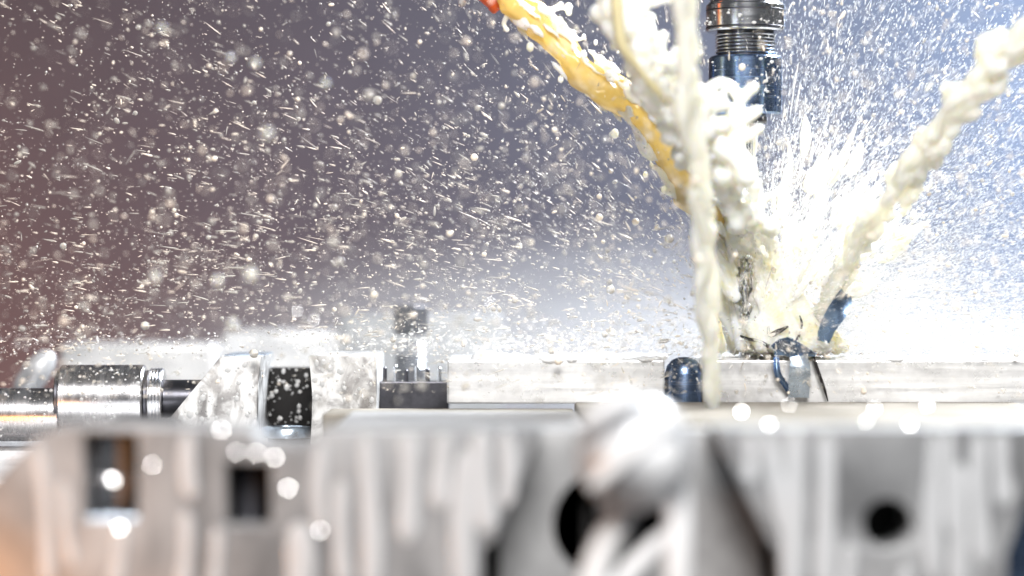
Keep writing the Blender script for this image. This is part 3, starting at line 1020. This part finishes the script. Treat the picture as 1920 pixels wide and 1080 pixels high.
lay(px, py, Y, (1.3, .6, .3, 6), (.10, .4, .05, .3), .25, .1, 'coolant_spray', M['drop_white'], 'fine coolant spray in front of the cream splash', lite=True)
# low mist skimming over the bars
def d_low(px, py):
    g = np.exp(-((py - 650) / 32.0) ** 2)
    return np.clip(g * np.clip((px - 420) / 500, 0.22, 1), 0, 1)
px, py, Y = field(120000, d_low, -40, 150, 'u')
lay(px, py, Y, (.9, .6, .3, 5), (.18, .4, .07, .6), .5, .3, 'coolant_spray', M['drop_white'], 'low white coolant mist skimming over the tops of the bars')

# larger single drops
M['glint'] = metal('mirror_glint', (0.95, 0.95, 0.96), (0.16, 0.2), 1.0, None, 200, bmp=0.0)  # mirror metal, not liquid: gives flat beads a lamp-bright highlight
KEY = Vector((60, -1250, 750))
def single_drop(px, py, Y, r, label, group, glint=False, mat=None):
    """a bead of coolant; a glint is a flat metal mirror turned halfway to the key lamp to flash"""
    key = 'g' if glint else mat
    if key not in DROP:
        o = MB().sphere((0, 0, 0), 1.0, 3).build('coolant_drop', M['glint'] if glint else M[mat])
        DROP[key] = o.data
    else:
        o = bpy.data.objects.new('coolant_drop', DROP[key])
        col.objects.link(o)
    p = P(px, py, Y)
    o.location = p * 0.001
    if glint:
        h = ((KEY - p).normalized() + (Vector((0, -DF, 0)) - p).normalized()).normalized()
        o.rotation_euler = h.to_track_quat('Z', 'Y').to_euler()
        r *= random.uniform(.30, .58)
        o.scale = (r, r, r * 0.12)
    else:
        o.scale = (r * (1 + jitter(.15)), r, r * (1 + jitter(.15)))
    tag(o, label, 'drop', group)
DROP = {}
G1 = 'glints on the left vise plate'
for px, py, Y, r, lab in [
        (415, 806, -236, 1.3, 'bright coolant glint on the upper edge of the vise left of the dark slot'),
        (443, 848, -237, 1.1, 'left of two bright coolant glints above the smaller square pocket'),
        (481, 850, -237, 1.4, 'right of two bright coolant glints above the smaller square pocket'),
        (515, 858, -236, 1.1, 'coolant glint above the upper right corner of the smaller square pocket'),
        (285, 872, -236, 1.0, 'single coolant glint just right of the larger square pocket'),
        (213, 902, -240, 1.2, 'coolant glint in the middle of the larger square pocket'),
        (225, 990, -240, 1.3, 'coolant glint on the sill below the larger square pocket'),
        (540, 915, -236, 1.1, 'coolant glint to the right of the smaller square pocket'),
        (600, 995, -236, 1.0, 'lowest faint coolant glint right of the smaller square pocket')]:
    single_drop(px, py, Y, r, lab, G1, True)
G2 = 'glints above the right vise plate'
for px, py, Y, r, lab in [
        (1390, 772, -205, 1.2, 'bright coolant glint right of the vertical jet foot, above the vise edge'),
        (1442, 796, -222, 1.4, 'large bright coolant glint on the vise edge below the blue chips'),
        (1480, 759, -190, 1.1, 'small bright coolant glint under the pale blue chip'),
        (1360, 803, -225, 0.9, 'faint coolant glint on the vise edge beside the vertical jet foot'),
        (1640, 766, -200, 1.1, 'upper of two touching coolant glints above the round hole'),
        (1624, 790, -212, 1.1, 'lower of two touching coolant glints above the round hole'),
        (1706, 796, -222, 1.3, 'coolant glint on the vise edge right of the touching pair'),
        (1738, 760, -190, 1.3, 'rightmost bright coolant glint above the right vise plate')]:
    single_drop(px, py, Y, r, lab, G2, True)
G3 = 'glints behind the rails'
for px, py, Y, r, lab in [
        (557, 583, 210, 1.5, 'left of two touching bright coolant glints above the slotted block'),
        (589, 600, 210, 1.5, 'right of two touching bright coolant glints above the slotted block'),
        (918, 566, 190, 1.3, 'lone white coolant glint to the right of the dark bolt')]:
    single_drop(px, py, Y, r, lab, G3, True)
G4 = 'large drops before the brown wall'
for px, py, Y, r, lab in [
        (290, 520, -150, 1.7, 'leftmost of three large blurred cream drops above the left rail'),
        (407, 527, -150, 1.8, 'middle of three large blurred cream drops above the left rail'),
        (470, 515, -150, 1.9, 'rightmost of three large blurred cream drops above the left rail'),
        (501, 250, -175, 1.8, 'biggest blurred cream drop in the middle of the brown wall'),
        (436, 610, -150, 1.7, 'blurred cream drop just above the slanted block corner'),
        (432, 108, 170, 1.9, 'left of two blurred drops side by side in the upper brown mist'),
        (478, 118, 180, 1.8, 'right of two blurred drops side by side in the upper brown mist'),
        (610, 156, 180, 1.8, 'blurred pale drop alone left of the golden jet'),
        (302, 52, 200, 2.0, 'large faint drop near the top edge in the upper left')]:
    single_drop(px, py, Y, r, lab, G4, False, 'pale')

# ------------------------------------------------------------------ cloud of coolant mist behind the cutter
m = bpy.data.materials.new('coolant_mist')
m.use_nodes = True
nt = m.node_tree
nt.nodes.clear()
out = N(nt, 'ShaderNodeOutputMaterial')
v = N(nt, 'ShaderNodeVolumePrincipled')
v.inputs['Color'].default_value = (0.97, 0.97, 0.97, 1)
v.inputs['Anisotropy'].default_value = 0.45
tc = N(nt, 'ShaderNodeTexCoord')
ln = N(nt, 'ShaderNodeVectorMath', operation='LENGTH')
nt.links.new(tc.outputs['Object'], ln.inputs[0])
mr = N(nt, 'ShaderNodeMapRange', interpolation_type='SMOOTHSTEP')
mr.inputs['From Min'].default_value = 0.0
mr.inputs['From Max'].default_value = 1.0
mr.inputs['To Min'].default_value = 5.0
mr.inputs['To Max'].default_value = 0.0
nt.links.new(ln.outputs['Value'], mr.inputs['Value'])
nz = N(nt, 'ShaderNodeTexNoise')
nz.inputs['Scale'].default_value = 3.0
nz.inputs['Detail'].default_value = 3
nt.links.new(tc.outputs['Object'], nz.inputs['Vector'])
mm = N(nt, 'ShaderNodeMath', operation='MULTIPLY')
nt.links.new(mr.outputs[0], mm.inputs[0])
nt.links.new(nz.outputs[0], mm.inputs[1])
m2_ = N(nt, 'ShaderNodeMath', operation='MULTIPLY')
m2_.inputs[1].default_value = 2.0
nt.links.new(mm.outputs[0], m2_.inputs[0])
nt.links.new(m2_.outputs[0], v.inputs['Density'])
nt.links.new(v.outputs[0], out.inputs['Volume'])
o = MB().sphere((0, 0, 0), 1000.0, 3).build('coolant_mist', m)
o.location = P(1260, 665, 130) * 0.001
o.scale = (0.27, 0.11, 0.066)
tag(o, 'pale coolant mist cloud hanging low behind the cutter', 'mist', None, 'stuff')
sc.cycles.volume_bounces = 3
sc.cycles.volume_step_rate = 2.0
sc.cycles.volume_max_steps = 64
